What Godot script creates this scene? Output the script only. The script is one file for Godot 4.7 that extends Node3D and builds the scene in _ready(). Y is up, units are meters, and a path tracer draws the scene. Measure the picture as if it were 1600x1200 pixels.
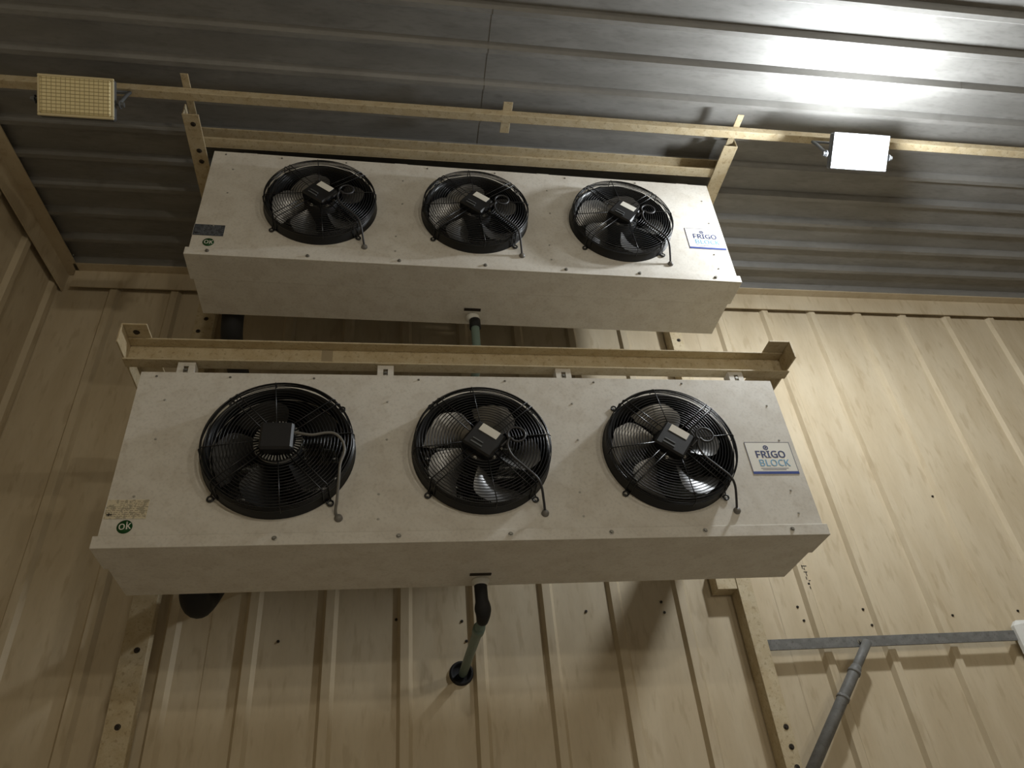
extends Node3D
# A cold room corner: two wall-hung evaporators under a ribbed sheet ceiling, one flood lamp lit.
# All measures in metres. The back wall's sheet lies at z = 0, the floor at y = 0.

const CAM := Vector3(0, 1.6, 3.0)
const CEIL := 4.555          # underside of the ceiling pans
const LEFT := -1.67
const RIGHT := 6.2
const FRONT := 7.0

var M := {}
var used := {}
var rng := RandomNumberGenerator.new()

# ------------------------------------------------------------------ helpers
func w(x: float, y: float, z: float) -> Vector3:      # surveyed from the camera's place
	return Vector3(x, y + CAM.y, z + CAM.z)

func numbered(called: String) -> String:
	if not used.has(called):
		used[called] = 0
		return called
	used[called] += 1
	return "%s_%03d" % [called, used[called]]

func thing(called: String, label: String, category: String, at := Vector3.ZERO, group := "") -> Node3D:
	var o := Node3D.new()
	o.name = numbered(called)
	add_child(o)
	o.position = at
	o.set_meta("label", label)
	o.set_meta("category", category)
	if group != "":
		o.set_meta("group", group)
	return o

func begin(smooth := false) -> SurfaceTool:
	var st := SurfaceTool.new()
	st.begin(Mesh.PRIMITIVE_TRIANGLES)
	st.set_smooth_group(0 if smooth else -1)
	return st

func done(st: SurfaceTool) -> ArrayMesh:
	st.generate_normals()
	return st.commit()

func part(called: String, mesh: Mesh, mat: Material, parent: Node, label := "") -> MeshInstance3D:
	var o := MeshInstance3D.new()
	o.name = called
	o.mesh = mesh
	o.material_override = mat
	o.cast_shadow = GeometryInstance3D.SHADOW_CASTING_SETTING_ON
	parent.add_child(o, true)
	if label != "":
		o.set_meta("label", label)
	return o

func struct(called: String, mesh: Mesh, mat: Material, label: String, category: String) -> MeshInstance3D:
	var o := part(called, mesh, mat, self)
	o.set_meta("kind", "structure")
	o.set_meta("label", label)
	o.set_meta("category", category)
	return o

func quad(st: SurfaceTool, a: Vector3, b: Vector3, c: Vector3, d: Vector3) -> void:
	for p in [a, b, c, a, c, d]:
		st.add_vertex(p)

func box(st: SurfaceTool, lo: Vector3, hi: Vector3, bevel := 0.0) -> void:
	var a := Vector3(minf(lo.x, hi.x), minf(lo.y, hi.y), minf(lo.z, hi.z))
	var b := Vector3(maxf(lo.x, hi.x), maxf(lo.y, hi.y), maxf(lo.z, hi.z))
	var c := (a + b) / 2
	var h := (b - a) / 2
	var e: float = minf(bevel, minf(h.x, minf(h.y, h.z)) * 0.9)
	for axis in 3:
		for s in [-1.0, 1.0]:
			var n := Vector3.ZERO
			n[axis] = s
			var u := Vector3.ZERO
			u[(axis + 1) % 3] = 1
			var v := Vector3.ZERO
			v[(axis + 2) % 3] = 1
			var hu: float = h[(axis + 1) % 3] - e
			var hv: float = h[(axis + 2) % 3] - e
			var o: Vector3 = c + n * h[axis]
			var q := [o - u * hu - v * hv, o - u * hu + v * hv, o + u * hu + v * hv, o + u * hu - v * hv]
			if s < 0:
				q.reverse()
			quad(st, q[0], q[1], q[2], q[3])
	if e <= 0:
		return
	for axis in 3:          # the chamfered edges, then the corners
		var p := (axis + 1) % 3
		var r := (axis + 2) % 3
		for sp in [-1.0, 1.0]:
			for sr in [-1.0, 1.0]:
				var q := []
				for k in [[-1.0, 0], [1.0, 0], [1.0, 1], [-1.0, 1]]:
					var t := c
					t[axis] += k[0] * (h[axis] - e)
					t[p] += sp * (h[p] - (e if k[1] == 0 else 0.0))
					t[r] += sr * (h[r] - (0.0 if k[1] == 0 else e))
					q.append(t)
				if sp * sr > 0:
					q.reverse()
				quad(st, q[0], q[1], q[2], q[3])
	for sx in [-1.0, 1.0]:
		for sy in [-1.0, 1.0]:
			for sz in [-1.0, 1.0]:
				var s3 := Vector3(sx, sy, sz)
				var t := [c + s3 * (h - Vector3(0, e, e)), c + s3 * (h - Vector3(e, 0, e)), c + s3 * (h - Vector3(e, e, 0))]
				if sx * sy * sz > 0:
					t.reverse()
				for k in t:
					st.add_vertex(k)

func boxes(list: Array, bevel := 0.0) -> ArrayMesh:
	var st := begin()
	for b in list:
		box(st, b[0], b[1], bevel)
	return done(st)

func smooth_path(pts: Array, per := 6) -> PackedVector3Array:
	var out := PackedVector3Array()
	for i in pts.size() - 1:
		var p0: Vector3 = pts[maxi(i - 1, 0)]
		var p1: Vector3 = pts[i]
		var p2: Vector3 = pts[i + 1]
		var p3: Vector3 = pts[mini(i + 2, pts.size() - 1)]
		for k in per:
			var t := float(k) / per
			out.append(0.5 * (2 * p1 + (p2 - p0) * t + (2 * p0 - 5 * p1 + 4 * p2 - p3) * t * t + (3 * p1 - p0 - 3 * p2 + p3) * t * t * t))
	out.append(pts[-1])
	return out

func tube(st: SurfaceTool, path, radius, sides := 8, closed := false, caps := true) -> void:
	var n: int = path.size()
	var rings := []
	var up := Vector3.ZERO
	for i in n:
		var d: Vector3
		if closed:
			d = (path[(i + 1) % n] - path[(i - 1 + n) % n]).normalized()
		else:
			d = (path[mini(i + 1, n - 1)] - path[maxi(i - 1, 0)]).normalized()
		if up == Vector3.ZERO:
			up = d.cross(Vector3(0.31, 0.77, 0.55)).normalized()
		else:
			up = (up - d * up.dot(d)).normalized()
		var side := d.cross(up)
		var r: float = radius[i] if radius is Array else radius
		var ring := []
		for k in sides:
			var a := TAU * k / sides
			ring.append(path[i] + (up * cos(a) + side * sin(a)) * r)
		rings.append(ring)
	for i in (n if closed else n - 1):
		var a: Array = rings[i]
		var b: Array = rings[(i + 1) % n]
		for k in sides:
			var j := (k + 1) % sides
			quad(st, a[k], b[k], b[j], a[j])
	if caps and not closed:
		for k in range(1, sides - 1):
			for p in [rings[0][0], rings[0][k], rings[0][k + 1]]:
				st.add_vertex(p)
			for p in [rings[-1][0], rings[-1][k + 1], rings[-1][k]]:
				st.add_vertex(p)

func ring(st: SurfaceTool, r: float, z: float, wire: float, segs := 72, sides := 5) -> void:
	var p := PackedVector3Array()
	for i in segs:
		p.append(Vector3(cos(TAU * i / segs) * r, sin(TAU * i / segs) * r, z))
	tube(st, p, wire, sides, true)

func lathe(st: SurfaceTool, profile: Array, segs := 48, around := Vector3.ZERO) -> void:   # profile of (radius, z)
	for i in profile.size() - 1:
		for k in segs:
			var a := TAU * k / segs
			var b := TAU * (k + 1) / segs
			var p: Vector2 = profile[i]
			var q: Vector2 = profile[i + 1]
			quad(st, around + Vector3(cos(a) * p.x, sin(a) * p.x, p.y), around + Vector3(cos(b) * p.x, sin(b) * p.x, p.y),
				around + Vector3(cos(b) * q.x, sin(b) * q.x, q.y), around + Vector3(cos(a) * q.x, sin(a) * q.x, q.y))

func screw_mesh(r: float, h: float) -> ArrayMesh:      # a hexagonal head on a washer, pointing to +z
	var st := begin()
	lathe(st, [Vector2(r * 1.35, 0), Vector2(r * 1.3, h * 0.25), Vector2(r * 0.95, h * 0.3)], 14)
	lathe(st, [Vector2(r * 0.9, h * 0.3), Vector2(r * 0.85, h), Vector2(0, h)], 6)
	return done(st)

func text(words: String, size: float, depth: float, embolden := 0.0) -> TextMesh:
	var f := SystemFont.new()
	f.font_names = PackedStringArray(["Droid Sans"])
	var v := FontVariation.new()
	v.base_font = f
	v.variation_embolden = embolden
	var t := TextMesh.new()
	t.text = words
	t.font = v
	t.font_size = 64
	t.pixel_size = size / 64.0
	t.depth = depth
	return t

# ------------------------------------------------------------------ materials
func noise_picture(size: int, seed_: int, freq: float, octaves: int) -> Image:
	var n := FastNoiseLite.new()
	n.seed = seed_
	n.noise_type = FastNoiseLite.TYPE_SIMPLEX_SMOOTH
	n.frequency = freq
	n.fractal_octaves = octaves
	n.fractal_gain = 0.55
	return n.get_seamless_image(size, size)

# paint with blotches, fine grain and scattered flecks of dirt; a and b are sRGB
func paint(a: Color, b: Color, dirt: Color, amount: float, seed_: int, scale: Vector3, rough: float, metal := 0.0, grain := 0.12) -> StandardMaterial3D:
	var size := 512
	var coarse := noise_picture(size, seed_, 0.012, 4)
	var fine := noise_picture(size, seed_ + 7, 0.11, 3)
	var spots := noise_picture(size, seed_ + 13, 0.035, 4)
	var img := Image.create(size, size, false, Image.FORMAT_RGB8)
	for y in size:
		for x in size:
			var t := coarse.get_pixel(x, y).r
			var c := a.lerp(b, smoothstep(0.25, 0.75, t))
			c = c.lerp(c.darkened(grain), clampf((fine.get_pixel(x, y).r - 0.5) * 1.2, 0, 1))
			c = c.lerp(dirt, smoothstep(0.62, 0.85, spots.get_pixel(x, y).r) * amount)
			img.set_pixel(x, y, c)
	img.generate_mipmaps()
	var m := StandardMaterial3D.new()
	m.albedo_texture = ImageTexture.create_from_image(img)
	m.uv1_triplanar = true
	m.uv1_world_triplanar = true
	m.uv1_scale = scale
	m.roughness = rough
	m.metallic = metal
	m.metallic_specular = 0.4
	return m

func plain(c: Color, rough: float, metal := 0.0) -> StandardMaterial3D:
	var m := StandardMaterial3D.new()
	m.albedo_color = c
	m.roughness = rough
	m.metallic = metal
	return m

func materials() -> void:
	M.wall = paint(Color(0.785, 0.73, 0.625), Color(0.755, 0.695, 0.585), Color(0.56, 0.48, 0.36), 0.22, 3, Vector3(0.9, 0.22, 0.9), 0.5, 0.0, 0.05)
	M.ceiling = paint(Color(0.525, 0.52, 0.505), Color(0.485, 0.48, 0.465), Color(0.36, 0.345, 0.33), 0.2, 21, Vector3(0.3, 1.0, 1.2), 0.45)
	M.frame = paint(Color(0.775, 0.72, 0.60), Color(0.74, 0.675, 0.545), Color(0.46, 0.375, 0.26), 0.3, 41, Vector3(2.2, 2.2, 2.2), 0.55)
	M.floor = paint(Color(0.78, 0.765, 0.74), Color(0.73, 0.715, 0.69), Color(0.55, 0.53, 0.50), 0.5, 61, Vector3(0.6, 0.6, 0.6), 0.7)
	M.unit = paint(Color(0.86, 0.845, 0.81), Color(0.83, 0.81, 0.77), Color(0.62, 0.57, 0.49), 0.12, 81, Vector3(1.3, 1.3, 1.3), 0.42)
	M.grey_steel = paint(Color(0.47, 0.47, 0.46), Color(0.42, 0.42, 0.41), Color(0.30, 0.28, 0.25), 0.4, 101, Vector3(3, 3, 3), 0.5)
	M.black = plain(Color(0.075, 0.078, 0.085), 0.32)
	M.blade = plain(Color(0.62, 0.62, 0.62), 0.42, 0.85)
	M.motor = plain(Color(0.10, 0.102, 0.11), 0.5)
	M.cable = plain(Color(0.20, 0.20, 0.21), 0.45)
	M.grey_cable = plain(Color(0.45, 0.44, 0.42), 0.45)
	M.aluminium = plain(Color(0.78, 0.78, 0.77), 0.35, 0.8)
	M.bare_steel = plain(Color(0.55, 0.54, 0.51), 0.4, 0.7)
	M.dark_bolt = plain(Color(0.16, 0.13, 0.10), 0.6, 0.3)
	M.zinc = plain(Color(0.70, 0.69, 0.66), 0.45, 0.3)
	M.hole = plain(Color(0.04, 0.04, 0.045), 0.8)
	M.rubber = plain(Color(0.065, 0.068, 0.075), 0.75)
	M.pipe = plain(Color(0.42, 0.50, 0.47), 0.5)
	M.white_plastic = plain(Color(0.86, 0.86, 0.84), 0.4)
	M.paper = plain(Color(0.90, 0.89, 0.85), 0.5)
	M.ink = plain(Color(0.12, 0.11, 0.12), 0.6)
	M.green = plain(Color(0.06, 0.30, 0.11), 0.45)
	M.navy = plain(Color(0.16, 0.22, 0.42), 0.45)
	M.sky = plain(Color(0.45, 0.66, 0.80), 0.45)
	M.band = plain(Color(0.22, 0.30, 0.58), 0.4)
	M.lamp_grey = plain(Color(0.40, 0.41, 0.42), 0.5, 0.3)
	M.phosphor = plain(Color(0.97, 0.92, 0.74), 0.35)
	M.cream = plain(Color(0.86, 0.81, 0.66), 0.4)
	M.grid = plain(Color(0.72, 0.66, 0.48), 0.5)
	M.lit = plain(Color(0.95, 0.95, 0.93), 0.3)
	M.lit.emission_enabled = true
	M.lit.emission = Color(0.965, 0.985, 1.0)
	M.lit.emission_energy_multiplier = 6.0

# ------------------------------------------------------------------ the room
# a ribbed sheet: `profile` holds (across, height) pairs, swept from `from` to `to` along `along`
func sheet(profile: Array, across: Vector3, out: Vector3, along: Vector3, from: float, to: float, origin: Vector3) -> ArrayMesh:
	var st := begin()
	for i in profile.size() - 1:
		var p: Vector3 = origin + across * profile[i].x + out * profile[i].y
		var q: Vector3 = origin + across * profile[i + 1].x + out * profile[i + 1].y
		quad(st, p + along * from, q + along * from, q + along * to, p + along * to)
	return done(st)

func wall_profile(first: float, ribs: int, pitch: float, lead: float, tail: float) -> Array:
	var p := [Vector2(first - lead, 0)]
	for k in ribs:
		var s := first + pitch * k
		p.append_array([Vector2(s, 0), Vector2(s + 0.013, 0.02), Vector2(s + 0.045, 0.02), Vector2(s + 0.06, 0)])
	p.append(Vector2(first + pitch * (ribs - 1) + 0.06 + tail, 0))
	return p

func swing(o: Node3D) -> void:       # the left wall is not square to the back wall: it opens towards the viewer
	var p := Vector3(LEFT, 0, 0)
	var b := Basis(Vector3.UP, -0.075)
	o.transform = Transform3D(b, p - b * p)

func room() -> void:
	var o := struct("floor", boxes([[Vector3(LEFT - 0.9, -0.15, -0.2), Vector3(RIGHT + 0.2, 0, FRONT + 0.2)]]), M.floor, "grey concrete floor of the cold room", "floor")
	# back wall: a core and its ribbed sheets, ribs upright every 29 cm
	o = struct("wall_back", boxes([[Vector3(LEFT - 0.2, -0.1, -0.2), Vector3(RIGHT + 0.2, CEIL + 0.1, -0.006)]]), M.wall, "cream ribbed metal wall behind the two cooling units", "wall")
	var pitch := 0.29
	var first := 0.609 - pitch * 8
	for k in 7:
		var s := first + pitch * 4 * k
		var lap := 0.0012 * (k % 2)
		var prof := wall_profile(s, 4, pitch, 0.125, 0.13)
		if k == 0:
			prof[0] = Vector2(LEFT, 0)
			prof = prof.filter(func(v): return v.x >= LEFT)
		part("wall_sheet", sheet(prof, Vector3.RIGHT, Vector3.BACK, Vector3.UP, 0, CEIL, Vector3(0, 0, lap)), M.wall, o)
	var head := screw_mesh(0.0045, 0.005)
	for p in [[0.025, 1.09], [0.285, 1.075], [0.80, 1.10], [1.13, 1.13], [1.135, 1.085], [0.345, 0.98], [1.735, 1.09], [1.745, 1.03], [2.035, 1.07], [2.05, 1.0], [2.45, 1.03], [2.78, 1.04], [0.30, 0.995], [2.62, 1.62], [-0.42, 1.02]]:
		var sc := part("screw", head, M.dark_bolt, o)
		sc.position = w(p[0], p[1], -2.998)
	# a few pen strokes on the rib right of the lower unit
	var st := begin()
	var ink_spots := [[0.0, 0.0, 0.018, 0.003], [0.0, -0.012, 0.003, 0.014], [0.007, -0.018, 0.003, 0.008], [0.002, -0.028, 0.013, 0.003], [0.01, -0.045, 0.003, 0.013], [0.004, -0.062, 0.003, 0.011], [0.012, -0.068, 0.007, 0.003], [0.004, -0.085, 0.007, 0.007], [0.008, -0.105, 0.003, 0.010]]
	for b in ink_spots:
		var at := w(1.802 + b[0], 1.265 + b[1], -3.0)
		box(st, Vector3(at.x, at.y, 0.0195), Vector3(at.x + b[2] * 1.35, at.y + b[3] * 1.35, 0.0212))
	part("pen_mark", done(st), M.ink, o, "dark handwritten strokes on a wall rib")
	# left wall
	o = struct("wall_left", boxes([[Vector3(LEFT - 0.2, -0.1, -0.2), Vector3(LEFT - 0.006, CEIL + 0.1, FRONT + 0.2)]]), M.wall, "cream ribbed metal wall at the left of the cooling units", "wall")
	for k in 6:
		var s := 0.30 - pitch + pitch * 4 * k
		part("wall_sheet", sheet(wall_profile(s, 4, pitch, 0.01 if k == 0 else 0.125, 0.13), Vector3.BACK, Vector3.RIGHT, Vector3.UP, 0, CEIL, Vector3(LEFT + 0.0012 * (k % 2), 0, 0)), M.wall, o)
	swing(o)
	o = struct("wall_right", boxes([[Vector3(RIGHT, -0.1, -0.2), Vector3(RIGHT + 0.2, CEIL + 0.1, FRONT + 0.2)]]), M.wall, "cream wall far to the right, out of view", "wall")
	o = struct("wall_front", boxes([[Vector3(LEFT - 0.9, -0.1, FRONT), Vector3(RIGHT + 0.2, CEIL + 0.1, FRONT + 0.2)]]), M.wall, "cream wall behind the viewer, out of view", "wall")
	# ceiling: ribs hang down and run along x, sheets lap at x = 0.40, 2.45 ...
	o = struct("ceiling", boxes([[Vector3(LEFT - 0.9, CEIL + 0.008, -0.2), Vector3(RIGHT + 0.2, CEIL + 0.2, FRONT + 0.2)]]), M.ceiling, "grey ribbed metal sheet ceiling above the cooling units", "ceiling")
	var cp := 0.162
	var seams := [LEFT - 0.55, 0.40, 2.45, 4.5, RIGHT]
	var rows := 8
	for r in rows:
		var prof := []
		var z0 := 1.532 - cp * 9 + cp * 6 * r      # first rib of this row
		prof.append(Vector2(z0 - 0.075, 0))
		for k in 6:
			var c := z0 + cp * k
			prof.append_array([Vector2(c - 0.026, 0), Vector2(c - 0.010, 0.028), Vector2(c + 0.010, 0.028), Vector2(c + 0.026, 0)])
		prof.append(Vector2(z0 + cp * 5 + 0.09, 0))
		for c in 4:
			var low := 0.0009 if c % 2 == 1 else 0.0
			part("ceiling_sheet", sheet(prof, Vector3.BACK, Vector3.DOWN, Vector3.RIGHT, seams[c] - (0.04 if c > 0 else 0.0), seams[c + 1] + (0.04 if c < 3 else 0.0), Vector3(0, CEIL - low - 0.0012 * (r % 2), 0)), M.ceiling, o)
	var nail := screw_mesh(0.007, 0.008)
	for x in [0.43, 2.49]:
		for k in 10:
			var sc := part("screw", nail, M.dark_bolt, o)
			sc.position = Vector3(x, CEIL - 0.0045, 0.48 + cp * k + 0.085)
			sc.rotation.x = PI / 2
	# the folded trims where wall and ceiling meet
	var y := 4.525
	o = struct("trim_1", boxes([[Vector3(LEFT + 0.08, y - 0.006, 0.031), Vector3(RIGHT, y, 0.085)], [Vector3(LEFT + 0.08, y - 0.115, 0.031), Vector3(RIGHT, y, 0.037)]]), M.wall, "folded cream trim between the back wall and the ceiling", "trim")
	o = struct("trim_2", boxes([[Vector3(LEFT + 0.031, y - 0.006, 0.0), Vector3(LEFT + 0.10, y, FRONT)], [Vector3(LEFT + 0.031, y - 0.12, 0.0), Vector3(LEFT + 0.037, y, FRONT)]]), M.wall, "folded cream trim between the left wall and the ceiling", "trim")
	swing(o)

# ------------------------------------------------------------------ the steel frame that carries the units
func frame() -> void:
	var t := thing("mounting_frame", "cream steel frame of posts, arms and cross beams carrying both cooling units", "frame", w(0.29, -1.6, -2.95))
	var o := t.position
	var mk := func(called: String, list: Array, bevel := 0.0012) -> MeshInstance3D:
		var l := []
		for b in list:
			l.append([w(b[0], b[1], b[2]) - o, w(b[3], b[4], b[5]) - o])
		return part(called, boxes(l, bevel), M.frame, t)
	var post: MeshInstance3D = mk.call("post", [[-0.955, -1.6, -2.926, -0.865, 2.915, -2.92], [-0.871, -1.6, -2.968, -0.865, 2.915, -2.926]])
	var post2: MeshInstance3D = mk.call("post", [[1.450, -1.6, -2.926, 1.515, 2.915, -2.92], [1.450, -1.6, -2.998, 1.456, 2.915, -2.926]])
	mk.call("cleat", [[1.362, 1.150, -2.995, 1.450, 1.26, -2.925]])
	# lower arms and beam
	mk.call("arm", [[-0.900, 1.70, -2.920, -0.894, 1.78, -2.046], [-0.894, 1.774, -2.920, -0.818, 1.78, -2.046]])
	mk.call("arm", [[1.489, 1.70, -2.920, 1.495, 1.78, -2.050], [1.408, 1.774, -2.920, 1.489, 1.78, -2.050]])
	mk.call("cross_beam", [[-0.894, 1.68, -2.158, 1.489, 1.774, -2.152], [-0.894, 1.768, -2.152, 1.489, 1.774, -2.112], [-0.894, 1.68, -2.152, 1.489, 1.686, -2.112]])
	var bare := part("bare_patch", boxes([[w(-0.235, 1.688, -2.152) - o, w(-0.197, 1.766, -2.1505) - o]]), plain(Color(0.62, 0.565, 0.46), 0.6), t, "darker unpainted patch on the lower beam")
	bare.position = Vector3(-0.018, 0, 0)
	# upper arms and beam
	mk.call("arm", [[-0.872, 2.84, -2.920, -0.806, 2.846, -1.96], [-0.872, 2.846, -2.920, -0.866, 2.912, -1.96]])
	mk.call("arm", [[1.464, 2.84, -2.920, 1.530, 2.846, -1.94], [1.524, 2.846, -2.920, 1.530, 2.912, -1.94]])
	mk.call("cross_beam", [[-0.866, 2.848, -2.121, 1.524, 2.922, -2.115], [-0.866, 2.916, -2.115, 1.524, 2.922, -2.073], [-0.866, 2.848, -2.115, 1.524, 2.854, -2.073]])
	# strips that reach forward to the lamp rail
	mk.call("strip", [[-0.852, 2.874, -2.07, -0.822, 2.879, -1.80]])
	mk.call("strip", [[1.485, 2.874, -2.07, 1.515, 2.879, -1.80]])
	var bolt := screw_mesh(0.008, 0.006)
	for p in [[-0.905, 2.58], [-0.93, 2.50], [-0.90, 0.98], [-0.91, 0.72], [-0.91, 0.45]]:
		part("bolt", bolt, M.dark_bolt, post).position = w(p[0], p[1], -2.92) - o
	for p in [[1.492, 0.60], [1.492, 0.53], [1.492, 0.46], [1.49, 2.52]]:
		part("bolt", bolt, M.dark_bolt, post2).position = w(p[0], p[1], -2.92) - o
	for z in [-2.005, -2.135, -2.19]:
		var b := part("bolt", bolt, M.dark_bolt, t)
		b.position = w(-0.835, 2.84, z) - o
		b.rotation.x = PI / 2
	var b2 := part("bolt", bolt, M.dark_bolt, t)
	b2.position = w(-0.86, 1.774, -2.085) - o
	b2.rotation.x = PI / 2

# ------------------------------------------------------------------ one fan: shroud, wire guard, motor, blades, cable
func blade_mesh() -> ArrayMesh:
	var st := begin(true)
	var nr := 10
	var nc := 8
	var grid := []
	for i in nr + 1:
		var s := float(i) / nr
		var r := lerpf(0.062, 0.192, s)
		var wide := deg_to_rad(lerpf(34.0, 52.0, smoothstep(0.0, 0.8, s)) - 16.0 * smoothstep(0.75, 1.0, s))
		var sweep := deg_to_rad(22.0 * s * s)
		var row := []
		for k in nc + 1:
			var t := float(k) / nc - 0.5
			var a := sweep + wide * t
			var z := -t * lerpf(0.062, 0.048, s) + 0.010 * (1.0 - 4.0 * t * t)
			row.append(Vector3(cos(a) * r, sin(a) * r, z))
		grid.append(row)
	var th := Vector3(0, 0, 0.0025)
	for i in nr:
		for k in nc:
			var q := [grid[i][k], grid[i + 1][k], grid[i + 1][k + 1], grid[i][k + 1]]
			quad(st, q[0] + th, q[3] + th, q[2] + th, q[1] + th)
			quad(st, q[0], q[1], q[2], q[3])
	st.set_smooth_group(-1)
	for i in nr:
		quad(st, grid[i][0], grid[i][0] + th, grid[i + 1][0] + th, grid[i + 1][0])
		quad(st, grid[i][nc], grid[i + 1][nc], grid[i + 1][nc] + th, grid[i][nc] + th)
	for k in nc:
		quad(st, grid[nr][k], grid[nr][k] + th, grid[nr][k + 1] + th, grid[nr][k + 1])
	return done(st)

func polar(r: float, deg: float, z: float) -> Vector3:
	return Vector3(cos(deg_to_rad(deg)) * r, sin(deg_to_rad(deg)) * r, z)

func make_fan(boxy: bool) -> MeshInstance3D:
	var fan := MeshInstance3D.new()
	fan.name = "fan"
	var st := begin(true)
	lathe(st, [Vector2(0.226, 0.0), Vector2(0.2225, 0.004), Vector2(0.2185, 0.033), Vector2(0.2155, 0.036), Vector2(0.209, 0.034), Vector2(0.200, 0.014), Vector2(0.198, -0.06)], 72)
	fan.mesh = done(st)
	fan.material_override = M.black
	# wire guard: rings, straight wires in pairs towards the four feet, single wires between
	st = begin(true)
	var wire := 0.00145
	for k in 4:
		ring(st, 0.2215 - 0.0008 * k, 0.040 + 0.0066 * k, 0.0017)
	ring(st, 0.214, 0.0655, 0.002)
	var r := 0.2045
	while r > 0.07:
		ring(st, r, 0.067 + 0.006 * (1.0 - r / 0.214), wire, 64)
		r -= 0.0098
	var turn := -3.0
	for k in 4:
		var a := 45.0 + 90.0 * k + turn
		for s in [-1.0, 1.0]:
			var d := polar(1, a, 0)
			var off := polar(0.011 * s, a + 90, 0)
			tube(st, [d * 0.045 + off + Vector3(0, 0, 0.076), d * 0.214 + off + Vector3(0, 0, 0.069), d * 0.2225 + off + Vector3(0, 0, 0.058), d * 0.2235 + off + Vector3(0, 0, 0.012), d * 0.231 + off * 0.7 + Vector3(0, 0, 0.004)], 0.0019, 6)
		var b := 90.0 * k + 7.0
		var e := polar(1, b, 0)
		tube(st, [e * 0.05 + Vector3(0, 0, 0.0755), e * 0.214 + Vector3(0, 0, 0.069), e * 0.2225 + Vector3(0, 0, 0.058), e * 0.2235 + Vector3(0, 0, 0.03)], 0.0017, 6)
	part("guard", done(st), M.black, fan, "black wire guard of concentric rings")
	st = begin(true)
	var eye := PackedVector3Array()
	for i in 16:
		eye.append(polar(0.0085, 22.5 * i, 0.004))
	tube(st, eye, 0.0026, 6, true)
	var foot := done(st)
	var head := screw_mesh(0.0048, 0.006)
	for k in 4:
		var at := polar(0.2385, 45.0 + 90.0 * k + turn, 0)
		part("mounting_eye", foot, M.black, fan).position = at
		part("screw", head, M.zinc, fan).position = at
	# hub and motor
	st = begin(true)
	lathe(st, [Vector2(0.0, 0.05), Vector2(0.06, 0.05), Vector2(0.066, 0.045), Vector2(0.068, -0.055), Vector2(0.0, -0.06)], 40)
	part("motor", done(st), M.motor, fan)
	if boxy:
		st = begin()
		box(st, Vector3(-0.048, -0.047, 0.05), Vector3(0.048, 0.047, 0.098), 0.007)
		part("terminal_box", done(st), M.motor, fan, "plain black terminal box")
		st = begin()
		for k in 44:
			var a := 360.0 * k / 44
			var d := polar(1, a, 0)
			var n := polar(0.0016, a + 90, 0)
			quad(st, d * 0.052 - n + Vector3(0, 0, 0.066), d * 0.069 - n + Vector3(0, 0, 0.066), d * 0.069 + n + Vector3(0, 0, 0.066), d * 0.052 + n + Vector3(0, 0, 0.066))
			quad(st, d * 0.069 - n + Vector3(0, 0, 0.048), d * 0.069 + n + Vector3(0, 0, 0.048), d * 0.069 + n + Vector3(0, 0, 0.066), d * 0.069 - n + Vector3(0, 0, 0.066))
			quad(st, d * 0.052 - n + Vector3(0, 0, 0.066), d * 0.052 - n + Vector3(0, 0, 0.048), d * 0.069 - n + Vector3(0, 0, 0.048), d * 0.069 - n + Vector3(0, 0, 0.066))
		lathe(st, [Vector2(0.069, 0.054), Vector2(0.071, 0.051), Vector2(0.069, 0.048)], 44)
		part("cooling_fins", done(st), M.aluminium, fan, "ring of bright aluminium fins")
		st = begin(true)
		tube(st, smooth_path([Vector3(0.045, 0.018, 0.082), Vector3(0.062, 0.014, 0.084), Vector3(0.10, 0.008, 0.084), Vector3(0.14, 0.017, 0.082), Vector3(0.168, 0.014, 0.080), Vector3(0.190, -0.012, 0.078), Vector3(0.196, -0.045, 0.075), Vector3(0.186, -0.085, 0.072), Vector3(0.184, -0.13, 0.062), Vector3(0.180, -0.18, 0.035), Vector3(0.176, -0.205, 0.012), Vector3(0.180, -0.218, 0.0)], 6), 0.0042, 8)
		part("cable", done(st), M.grey_cable, fan, "grey cable curving down to the panel")
	else:
		st = begin()
		box(st, Vector3(-0.054, -0.050, 0.05), Vector3(0.054, 0.050, 0.084), 0.006)
		var tb := part("terminal_box", done(st), M.motor, fan)
		tb.rotation.z = deg_to_rad(-37)
		st = begin()
		box(st, Vector3(-0.033, 0.017, 0.0835), Vector3(0.033, 0.046, 0.0852))
		var lb := part("motor_label", done(st), M.paper, fan, "small pale rating label")
		lb.rotation.z = deg_to_rad(-37)
		st = begin()
		box(st, Vector3(-0.030, -0.022, 0.083), Vector3(0.008, -0.018, 0.088))
		box(st, Vector3(-0.030, -0.036, 0.083), Vector3(0.012, -0.031, 0.088))
		var rb := part("rib", done(st), M.lamp_grey, fan)
		rb.rotation.z = deg_to_rad(-37)
		for p in [[-0.03, -0.052], [0.03, -0.05], [0.055, -0.018]]:
			part("screw", head, M.zinc, fan).position = Vector3(p[0], p[1], 0.05)
		var pts := [Vector3(0.052, -0.028, 0.078), Vector3(0.070, -0.012, 0.083)]
		for i in 13:
			pts.append(Vector3(0.104, 0.012, 0.082) + polar(0.028, 215.0 - 30.0 * i, 0.0007 * i))
		pts.append_array([Vector3(0.072, -0.03, 0.088), Vector3(0.085, -0.066, 0.083), Vector3(0.125, -0.108, 0.08), Vector3(0.156, -0.142, 0.078), Vector3(0.169, -0.168, 0.066), Vector3(0.178, -0.197, 0.034), Vector3(0.184, -0.219, 0.006), Vector3(0.185, -0.224, 0.0)])
		st = begin(true)
		tube(st, smooth_path(pts, 4), 0.0040, 8)
		part("cable", done(st), M.cable, fan, "dark cable with one loop beside the motor")
	st = begin(true)
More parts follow.
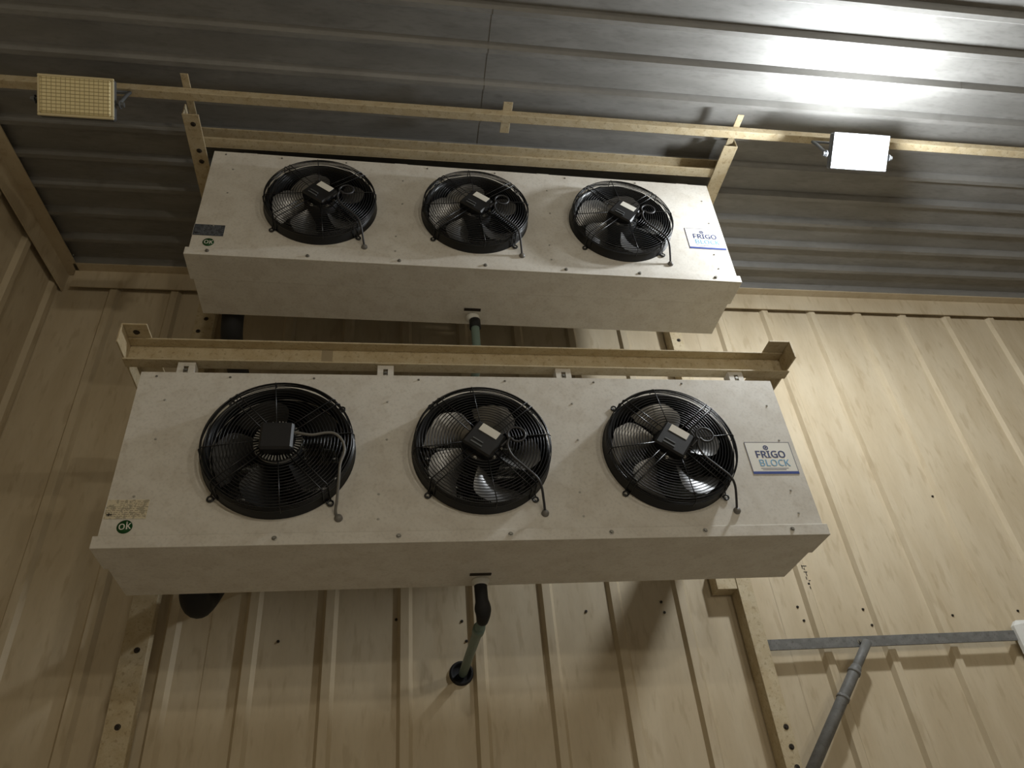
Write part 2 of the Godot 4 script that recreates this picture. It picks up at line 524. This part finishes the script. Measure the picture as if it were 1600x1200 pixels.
	lathe(st, [Vector2(0.0125, 0), Vector2(0.0115, 0.006), Vector2(0.006, 0.011), Vector2(0.0, 0.011)], 16)
	part("grommet", done(st), M.grey_cable, fan).position = Vector3(0.185, -0.225, 0)
	var bm := blade_mesh()
	for k in 5:
		var b := part("blade", bm, M.motor if boxy else M.blade, fan)
		b.position.z = -0.012
		b.rotation.z = TAU * k / 5
	return fan

func set_phase(fan: Node, deg: float) -> void:
	var k := 0
	for c in fan.get_children():
		if String(c.name).begins_with("blade"):
			c.rotation.z = deg_to_rad(deg + 72.0 * k)
			k += 1

# ------------------------------------------------------------------ one evaporator unit, its origin at the middle of the front panel
const UW := 1.1
const UH := 0.3136
const UD := 0.33

func panel_mesh() -> ArrayMesh:
	var st := begin()
	var r := 0.205
	var segs := 64
	var half := 0.3165
	for c in [-0.633, 0.0, 0.633]:
		for k in segs:
			var q := []
			for j in [k, k + 1]:
				var a: float = TAU * j / segs
				var d := Vector2(cos(a), sin(a))
				var s: float = minf(half / maxf(absf(d.x), 1e-6), UH / maxf(absf(d.y), 1e-6))
				q.append(Vector3(c + d.x * r, d.y * r, 0))
				q.append(Vector3(c + d.x * s, d.y * s, 0))
			quad(st, q[0], q[2], q[3], q[1])
		for sx in [-1.0, 1.0]:       # the square's corners that the spokes cut off
			for sy in [-1.0, 1.0]:
				var corner := Vector3(c + sx * half, sy * UH, 0)
				var a0 := atan2(UH, half)
				var lo := floorf(a0 / (TAU / segs)) * TAU / segs
				var hi := lo + TAU / segs
				var pa := Vector3(c + sx * half, sy * half * tan(lo), 0)
				var pb := Vector3(c + sx * UH / tan(hi), sy * UH, 0)
				var tri := [pa, corner, pb]
				if sx * sy > 0:
					tri.reverse()
				for p in tri:
					st.add_vertex(p)
	var x0 := 0.633 + half
	for s in [-1.0, 1.0]:
		quad(st, Vector3(s * x0, -UH, 0), Vector3(s * x0, UH, 0), Vector3(s * UW, UH, 0), Vector3(s * UW, -UH, 0))
	return done(st)

func coil_mesh() -> ArrayMesh:       # upright fins with rows of tubes through them
	var st := begin()
	for k in 340:
		var x := -UW + 0.02 + (2 * UW - 0.04) * k / 339.0
		box(st, Vector3(x - 0.0004, -UH + 0.03, -UD + 0.012), Vector3(x + 0.0004, UH - 0.03, -0.15))
	for r in 3:
		for k in 14:
			var at := Vector3(0, -UH + 0.055 + 0.0385 * k, -0.18 - 0.055 * r)
			tube(st, [at - Vector3(UW - 0.02, 0, 0), at + Vector3(UW - 0.02, 0, 0)], 0.006, 6)
	return done(st)

func data_print(dark: bool) -> StandardMaterial3D:      # the worn, unreadable print of a rating label
	var img := Image.create(192, 104, false, Image.FORMAT_RGB8)
	var bg := Color(0.30, 0.32, 0.35) if dark else Color(0.84, 0.80, 0.70)
	var fg := Color(0.50, 0.52, 0.55) if dark else Color(0.52, 0.48, 0.40)
	img.fill(bg)
	var worn := noise_picture(256, 301, 0.03, 3)
	for row in 9:
		var x := 10 if row > 2 else 60
		while x < 178:
			var n := rng.randi_range(4, 16)
			img.fill_rect(Rect2i(x, 8 + row * 10, n, 3), fg)
			x += n + rng.randi_range(3, 8)
	for y in 104:
		for x in 192:
			img.set_pixel(x, y, img.get_pixel(x, y).lerp(bg.darkened(0.25), smoothstep(0.55, 0.7, worn.get_pixel(x, y).r) * 0.8))
	img.fill_rect(Rect2i(8, 78, 26, 7), Color(0.1, 0.09, 0.08))
	img.fill_rect(Rect2i(17, 72, 5, 18), Color(0.1, 0.09, 0.08))
	var m := StandardMaterial3D.new()
	m.albedo_texture = ImageTexture.create_from_image(img)
	m.roughness = 0.5
	return m

func flat(size: Vector2) -> QuadMesh:
	var q := QuadMesh.new()
	q.size = size
	return q

func make_unit(label: String, at: Vector3, roll: float, yaw: float, pitch: float, upper: bool, fan: MeshInstance3D, first_fan: MeshInstance3D, phases: Array, brackets: Array, screws: Array) -> Node3D:
	var u := thing("evaporator_unit", label, "cooling unit", at, "evaporator units on the back wall")
	u.basis = Basis(Vector3.UP, yaw) * Basis(Vector3.BACK, roll) * Basis(Vector3.RIGHT, pitch)
	# casing: top, ends and back edges folded from sheet
	part("casing", boxes([
		[Vector3(-UW, UH - 0.012, -UD), Vector3(UW, UH, -0.0015)],
		[Vector3(-UW, -UH + 0.012, -UD), Vector3(-UW + 0.012, UH - 0.012, -0.0015)],
		[Vector3(UW - 0.012, -UH + 0.012, -UD), Vector3(UW, UH - 0.012, -0.0015)],
		[Vector3(-UW + 0.012, UH - 0.05, -UD), Vector3(UW - 0.012, UH - 0.012, -UD + 0.01)],
		[Vector3(-UW + 0.012, -UH + 0.012, -UD), Vector3(UW - 0.012, -UH + 0.05, -UD + 0.01)]], 0.0015), M.unit, u)
	part("front_panel", panel_mesh(), M.unit, u)
	part("coil", coil_mesh(), M.aluminium, u, "bare aluminium fins of the coil inside the casing")
	# drip tray: a lip in front of the panel and the flat bottom
	part("drip_tray", boxes([
		[Vector3(-UW - 0.012, -UH - 0.002, 0.0005), Vector3(UW + 0.012, -UH + 0.036, 0.006)],
		[Vector3(-UW - 0.012, -UH - 0.002, -0.13), Vector3(UW + 0.012, -UH + 0.011, 0.0005)],
		[Vector3(-UW, -UH - 0.001, -UD), Vector3(UW, -UH + 0.011, -0.13)]], 0.0012), M.unit, u)
	var head := screw_mesh(0.0058, 0.006)
	for x in screws:
		part("screw", head, M.bare_steel, u).position = Vector3(x, -UH + 0.019, 0.006)
	var tiny := screw_mesh(0.0032, 0.003)
	for x in [-1.02, -0.3165, 0.3165, 1.04]:
		for y in [-0.235, -0.15, 0.05, 0.20]:
			part("rivet", tiny, M.zinc, u).position = Vector3(x + (0.012 if y > 0 else -0.01), y, 0)
	for x in [-1.05, -0.82, -0.55, -0.2, 0.1, 0.42, 0.75]:
		part("rivet", tiny, M.bare_steel, u).position = Vector3(x, UH - 0.018, 0)
	for x in brackets:        # U-shaped hangers standing on the casing
		var st := begin()
		var top := 0.062 if not upper else 0.034
		box(st, Vector3(x - 0.028, UH, -0.028), Vector3(x - 0.008, UH + top, -0.024))
		box(st, Vector3(x + 0.008, UH, -0.028), Vector3(x + 0.028, UH + top, -0.024))
		box(st, Vector3(x - 0.008, UH, -0.028), Vector3(x + 0.008, UH + top * 0.3, -0.024))
		box(st, Vector3(x - 0.008, UH + top * 0.75, -0.028), Vector3(x + 0.008, UH + top, -0.024))
		box(st, Vector3(x - 0.028, UH, -0.065), Vector3(x - 0.025, UH + top, -0.028))
		box(st, Vector3(x + 0.025, UH, -0.065), Vector3(x + 0.028, UH + top, -0.028))
		part("hanger_bracket", done(st), M.unit, u)
		var b := part("bolt", screw_mesh(0.007, 0.008), M.bare_steel, u)
		b.position = Vector3(x, UH + top * 0.5, -0.030)
	# fans
	for k in 3:
		var f: MeshInstance3D
		if k == 0 and first_fan:
			f = first_fan
		else:
			f = fan.duplicate()
		f.name = "fan"
		u.add_child(f, true)
		f.position = Vector3(-0.633 + 0.633 * k, 0.001, 0.0005)
		set_phase(f, phases[k])
	# stickers
	var st := begin()
	box(st, Vector3(-0.058, -0.032, 0), Vector3(0.058, 0.032, 0.0008))
	var pl := part("rating_label", done(st), M.paper, u, "worn rating label with unreadable print")
	pl.position = Vector3(-1.04 if not upper else -1.043, -0.192 if not upper else -0.176, 0.0004)
	var pr := part("print", flat(Vector2(0.114, 0.062)), data_print(upper), pl)
	pr.position.z = 0.0013
	st = begin(true)
	lathe(st, [Vector2(0.0, 0.0009), Vector2(0.021, 0.0009), Vector2(0.021, 0.0)], 32)
	var ok := part("ok_sticker", done(st), M.green, u, "round green OK sticker")
	ok.position = Vector3(-1.035, -0.248 if not upper else -0.242, 0.0004)
	ok.rotation.z = deg_to_rad(6 if not upper else 0)
	var t := part("lettering", text("OK", 0.025, 0.0006, 0.4), M.paper, ok)
	t.position.z = 0.0013
	st = begin()
	box(st, Vector3(-0.083, -0.064, 0), Vector3(0.083, 0.064, 0.0009))
	var br := part("brand_sticker", done(st), M.paper, u, "white maker's sticker with blue lettering and a blue foot band")
	br.position = Vector3(1.0 if not upper else 1.01, -0.023 if not upper else -0.055, 0.0004)
	st = begin()
	box(st, Vector3(-0.083, -0.064, 0.0009), Vector3(0.083, -0.054, 0.0014))
	part("foot_band", done(st), M.band, br)
	st = begin()
	for e in [[-0.083, 0.0625, 0.083, 0.064], [-0.083, -0.054, -0.0815, 0.0625], [0.0815, -0.054, 0.083, 0.0625]]:
		box(st, Vector3(e[0], e[1], 0.0009), Vector3(e[2], e[3], 0.0013))
	for e in [[-0.05, -0.0425, 0.05, -0.041], [-0.045, -0.048, 0.04, -0.0465]]:
		box(st, Vector3(e[0], e[1], 0.0009), Vector3(e[2], e[3], 0.0013))
	part("thin_lines", done(st), M.navy, br)
	st = begin(true)
	lathe(st, [Vector2(0.0, 0.0013), Vector2(0.0035, 0.0013)], 20, Vector3(-0.01, 0.041, 0))
	lathe(st, [Vector2(0.0055, 0.0013), Vector2(0.0095, 0.0013)], 24, Vector3(-0.01, 0.041, 0))
	part("logo_ring", done(st), M.navy, br)
	t = part("lettering", text("FRIGO", 0.037, 0.0006, 0.6), M.navy, br)
	t.position = Vector3(0.0, 0.013, 0.0013)
	t.scale.x = 1.05
	t = part("lettering", text("BLOCK", 0.035, 0.0006, 0.3), M.sky, br)
	t.position = Vector3(0.004, -0.021, 0.0013)
	t.scale.x = 1.05
	# drain: a slot plate and the spigot under the tray
	part("slot", boxes([[Vector3(-0.034, -UH - 0.004, -0.243), Vector3(0.036, -UH - 0.001, -0.228)]]), M.dark_bolt, u)
	st = begin(true)
	lathe(st, [Vector2(0.0, 0), Vector2(0.029, 0), Vector2(0.029, 0.006), Vector2(0.024, 0.008), Vector2(0.024, 0.018), Vector2(0.0, 0.018)], 28)
	var sp := part("spigot", done(st), M.white_plastic, u)
	sp.position = Vector3(0.006, -UH - 0.002, -0.283)
	sp.rotation.x = PI / 2
	return u

func units() -> void:
	var fan := make_fan(false)
	var odd := make_fan(true)
	odd.scale = Vector3.ONE * 1.03
	make_unit("upper white cooling unit with three black fans, right under the ceiling", w(0.3285, 2.49375, -2.1248), -0.0138, 0.0039, 0.0068, true, fan, null, [168.0, 160.0, 206.0],
		[-0.96, -0.315, 0.327, 0.994], [-1.03, -0.66, -0.31, 0.03, 0.36, 0.67, 1.0])
	make_unit("lower white cooling unit whose left fan has a plain black terminal box", w(0.2862, 1.3043, -2.0934), 0.0035, 0.0006, -0.0094, false, fan, odd, [100.0, 128.0, 150.0],
		[-0.973, -0.313, 0.322, 0.985], [-0.62, -0.265, 0.07, 0.385, 0.69, 0.985])
	fan.free()

# ------------------------------------------------------------------ pipes and wall fittings
func pipes() -> void:
	# drain of the lower unit: black sleeve, elbow, grey-green pipe to the wall
	var t := thing("drain_pipe", "grey-green drain pipe from under the lower unit into the wall", "pipe", w(0.29, 0.99, -2.376))
	var o := t.position
	var st := begin(true)
	tube(st, smooth_path([w(0.292, 0.974, -2.376) - o, w(0.293, 0.93, -2.376) - o, w(0.295, 0.90, -2.378) - o, w(0.297, 0.878, -2.392) - o, w(0.297, 0.868, -2.425) - o], 5), [0.0215, 0.0215, 0.0215, 0.0215, 0.0215, 0.0215, 0.0215, 0.022, 0.0235, 0.025, 0.026, 0.027, 0.027, 0.0265, 0.025, 0.024, 0.023, 0.022, 0.021, 0.020, 0.019], 16)
	part("rubber_sleeve", done(st), M.rubber, t, "black rubber sleeve")
	st = begin(true)
	tube(st, [w(0.297, 0.868, -2.42) - o, w(0.293, 0.868, -2.50) - o, w(0.28, 0.868, -2.988) - o], 0.0165, 16)
	part("pipe", done(st), M.pipe, t)
	st = begin(true)
	tube(st, [w(0.2935, 0.868, -2.485) - o, w(0.2925, 0.868, -2.53) - o], 0.0205, 16)
	part("coupling", done(st), M.pipe, t)
	t = thing("wall_sleeve", "dark round sleeve where the lower drain pipe enters the wall", "sleeve", w(0.275, 0.872, -3.0))
	st = begin(true)
	lathe(st, [Vector2(0.047, 0.0015), Vector2(0.044, 0.012), Vector2(0.036, 0.013), Vector2(0.034, 0.003), Vector2(0.0, 0.003)], 32)
	part("collar", done(st), M.rubber, t)
	# drain of the upper unit
	t = thing("drain_pipe", "drain pipe hanging from the upper unit behind the lower beam", "pipe", w(0.335, 2.18, -2.41))
	o = t.position
	st = begin(true)
	tube(st, [w(0.337, 2.157, -2.406) - o, w(0.337, 2.115, -2.406) - o], 0.024, 16)
	part("rubber_sleeve", done(st), M.rubber, t, "black rubber sleeve")
	st = begin(true)
	tube(st, smooth_path([w(0.337, 2.12, -2.406) - o, w(0.337, 2.05, -2.406) - o, w(0.337, 1.97, -2.406) - o, w(0.335, 1.93, -2.425) - o, w(0.333, 1.915, -2.47) - o, w(0.32, 1.90, -2.75) - o, w(0.31, 1.895, -2.995) - o], 5), 0.018, 14)
	part("pipe", done(st), M.pipe, t)
	# insulated refrigerant lines at the left end
	t = thing("insulated_pipe", "black insulated pipe bend peeking out below the lower unit's left end", "pipe", w(-0.6, 0.95, -2.5))
	o = t.position
	st = begin(true)
	tube(st, smooth_path([w(-0.625, 1.200, -2.478) - o, w(-0.630, 1.080, -2.482) - o, w(-0.635, 1.020, -2.510) - o, w(-0.630, 1.005, -2.565) - o, w(-0.625, 1.050, -2.630) - o, w(-0.59, 1.18, -2.70) - o, w(-0.58, 1.26, -2.85) - o, w(-0.58, 1.27, -2.995) - o], 6), 0.045, 18)
	part("insulation", done(st), M.rubber, t)
	t = thing("insulated_pipe", "black insulated pipe bend behind the upper unit beside the left post", "pipe", w(-0.62, 2.2, -2.6))
	o = t.position
	st = begin(true)
	tube(st, smooth_path([w(-0.66, 2.40, -2.485) - o, w(-0.67, 2.27, -2.495) - o, w(-0.675, 2.18, -2.54) - o, w(-0.68, 2.16, -2.62) - o, w(-0.685, 2.17, -2.75) - o, w(-0.69, 2.17, -2.995) - o], 6), 0.045, 18)
	part("insulation", done(st), M.rubber, t)
	# grey bar, brace and box at the right
	t = thing("wall_bar", "grey steel bar fixed level across the wall ribs at lower right", "bar", w(1.456, 0.91, -2.95))
	o = t.position
	part("angle", boxes([[w(1.456, 0.893, -2.946) - o, w(2.68, 0.937, -2.940) - o]], 0.001), M.grey_steel, t)
	var b := part("bolt", screw_mesh(0.009, 0.008), M.bare_steel, t)
	b.position = w(1.93, 0.915, -2.940) - o
	t = thing("brace_pipe", "grey pipe slanting down to the left from the level bar", "pipe", w(1.7, 0.38, -2.92))
	o = t.position
	var top := w(1.947, 0.905, -2.918)
	var low := w(1.538, 0.450, -2.894)
	var dir := (low - top).normalized()
	var foot := top + dir * ((top.x - 1.475) / -dir.x)      # it ends on the post
	st = begin(true)
	tube(st, [top - o, top + dir * 0.20 - o], 0.0185, 16)
	part("pipe", done(st), M.grey_steel, t)
	st = begin(true)
	tube(st, [top + dir * 0.13 - o, top + dir * 0.145 - o, top + dir * 0.17 - o, foot - o], [0.019, 0.0225, 0.0225, 0.0225], 16)
	part("pipe", done(st), M.grey_steel, t)
	for s in [0.155, 0.285]:
		st = begin(true)
		tube(st, [top + dir * s - o, top + dir * (s + 0.012) - o], 0.0255, 16)
		part("collar", done(st), M.grey_steel, t)
	t = thing("junction_box", "white plastic junction box at the right end of the grey bar", "box", w(2.76, 0.90, -2.97))
	o = t.position
	part("body", boxes([[w(2.66, 0.815, -2.968) - o, w(2.84, 0.975, -2.905) - o]], 0.022), M.white_plastic, t)
	st = begin(true)
	lathe(st, [Vector2(0.066, 0.0), Vector2(0.064, 0.008), Vector2(0.055, 0.010), Vector2(0.0, 0.010)], 36, w(2.752, 0.895, -2.905) - o)
	part("cover", done(st), M.white_plastic, t)

# ------------------------------------------------------------------ lamp rail and the two flood lamps
func rail() -> void:
	var t := thing("lamp_rail", "long cream rail under the ceiling that carries the flood lamps", "rail", w(0.3, 2.836, -1.876))
	var o := t.position
	part("rail", boxes([[Vector3(LEFT - 0.045, CAM.y + 2.836, CAM.z - 1.895) - o, Vector3(RIGHT, CAM.y + 2.872, CAM.z - 1.858) - o]], 0.002), M.frame, t)
	for x in [0.462, 3.6]:
		part("clip", boxes([[w(x - 0.02, 2.872, -1.97) - o, w(x + 0.02, 2.878, -1.82) - o], [w(x - 0.018, 2.878, -1.90) - o, w(x + 0.018, 2.93, -1.894) - o]], 0.001), M.frame, t)

func flood_lamp(label: String, at: Vector3, lit: bool, turn := 0.0, down := 48.0, group := "flood lamps on the rail") -> Node3D:
	var t := thing("flood_lamp", label, "flood lamp", at, group)
	var tilt := Basis(Vector3.UP, deg_to_rad(turn)) * Basis(Vector3.RIGHT, deg_to_rad(down))
	var hw := 0.133
	var hh := 0.076
	var st := begin()
	box(st, Vector3(-hw, -hh, -0.03), Vector3(hw, hh, 0.0), 0.006)
	for k in 11:            # cooling fins at the back
		var x := -0.11 + 0.022 * k
		box(st, Vector3(x - 0.002, -hh * 0.85, -0.058), Vector3(x + 0.002, hh * 0.85, -0.03))
	var body := part("housing", done(st), M.lamp_grey, t)
	body.basis = tilt
	st = begin()
	for e in [[-hw, -hh, hw, -hh + 0.010], [-hw, hh - 0.010, hw, hh], [-hw, -hh + 0.010, -hw + 0.010, hh - 0.010], [hw - 0.010, -hh + 0.010, hw, hh - 0.010]]:
		box(st, Vector3(e[0], e[1], 0.0), Vector3(e[2], e[3], 0.008), 0.002)
	var bezel := part("bezel", done(st), M.cream if not lit else M.lamp_grey, t)
	bezel.basis = tilt
	st = begin()
	box(st, Vector3(-hw + 0.010, -hh + 0.010, 0.0005), Vector3(hw - 0.010, hh - 0.010, 0.012), 0.004)
	var lens := part("lens", done(st), M.lit if lit else M.phosphor, t, "glowing white lens" if lit else "unlit yellowish lens")
	lens.basis = tilt
	st = begin()
	for k in 15:
		var x := -hw + 0.010 + (2 * hw - 0.02) * (k + 0.5) / 15
		box(st, Vector3(x - 0.0008, -hh + 0.010, 0.012), Vector3(x + 0.0008, hh - 0.010, 0.0135))
	for k in 10:
		var y := -hh + 0.010 + (2 * hh - 0.02) * (k + 0.5) / 10
		box(st, Vector3(-hw + 0.010, y - 0.0008, 0.012), Vector3(hw - 0.010, y + 0.0008, 0.0135))
	if not lit:
		var grid := part("grid", done(st), M.grid, t, "fine square grid over the lens")
		grid.basis = tilt
	# yoke up to the rail
	st = begin(true)
	for s in [-1.0, 1.0]:
		var x: float = s * (hw + 0.010)
		tube(st, [Vector3(x, 0.0, -0.02), Vector3(x, 0.10, -0.045), Vector3(x, 0.147, -0.062)], 0.007, 8)
	tube(st, [Vector3(-hw - 0.010, 0.145, -0.062), Vector3(hw + 0.010, 0.145, -0.062)], 0.007, 8)
	part("yoke", done(st), M.lamp_grey, t)
	for s in [-1.0, 1.0]:
		var k := part("knob", screw_mesh(0.012, 0.016), M.lamp_grey, t)
		k.position = Vector3(s * (hw + 0.014), 0.0, -0.02)
		k.rotation.y = s * PI / 2
	return t

func lamps() -> void:
	flood_lamp("unlit square-gridded flood lamp hanging at the left end of the rail", w(-1.188, 2.684, -1.81), false, 0.0, 40.0)
	var t := flood_lamp("glowing white flood lamp hanging at the right of the rail", w(1.998, 2.673, -1.81), true)
	var l := OmniLight3D.new()
	l.name = "lamp_light"
	t.add_child(l)
	l.position = Basis(Vector3.RIGHT, deg_to_rad(48)) * Vector3(0, 0, 0.078)
	l.light_color = Color(0.965, 0.985, 1.0)
	l.light_energy = LAMP
	l.light_size = 0.062
	l.omni_range = 14.0
	l.omni_attenuation = 2.0
	l.shadow_enabled = true

	for k in 3:        # two more lamps of the same kind on the wall behind the viewer
		var f := flood_lamp("glowing flood lamp on the wall behind the viewer, %s of three" % ["right", "middle", "left"][k], Vector3([0.3, 1.9, 3.5][k], [3.9, 3.0, 3.5][k], FRONT - 0.10), true, 180.0, 12.0, "flood lamps on the wall behind the viewer")
		var a := AreaLight3D.new()
		a.name = "lamp_light"
		f.add_child(a)
		a.basis = Basis(Vector3.UP, 0.0) * Basis(Vector3.RIGHT, deg_to_rad(-12))
		a.position = a.basis * Vector3(0, 0, -0.02)
		a.area_size = Vector2(0.24, 0.13)
		a.light_color = Color(1.0, 0.96, 0.88)
		a.light_energy = FILL
		a.shadow_enabled = true

const LAMP := 2.4
const FILL := 2.25

func _ready() -> void:
	rng.seed = 5
	var cam := Camera3D.new()
	cam.name = "camera"
	add_child(cam)
	cam.fov = 53.566
	var fwd := Vector3(0.15387262, 0.59663479, -0.7876231)
	var up := Vector3(-0.01553168, 0.79847819, 0.60182335)
	cam.transform = Transform3D(Basis(fwd.cross(up), up, -fwd).orthonormalized(), CAM)
	cam.current = true
	var env := Environment.new()
	env.background_mode = Environment.BG_COLOR
	env.background_color = Color(0, 0, 0)
	env.tonemap_mode = Environment.TONE_MAPPER_LINEAR
	env.tonemap_exposure = 1.0
	env.sdfgi_enabled = true
	env.ssao_enabled = true
	env.ssil_enabled = true
	var we := WorldEnvironment.new()
	we.name = "environment"
	we.environment = env
	add_child(we)
	materials()
	room()
	frame()
	units()
	rail()
	lamps()
	pipes()
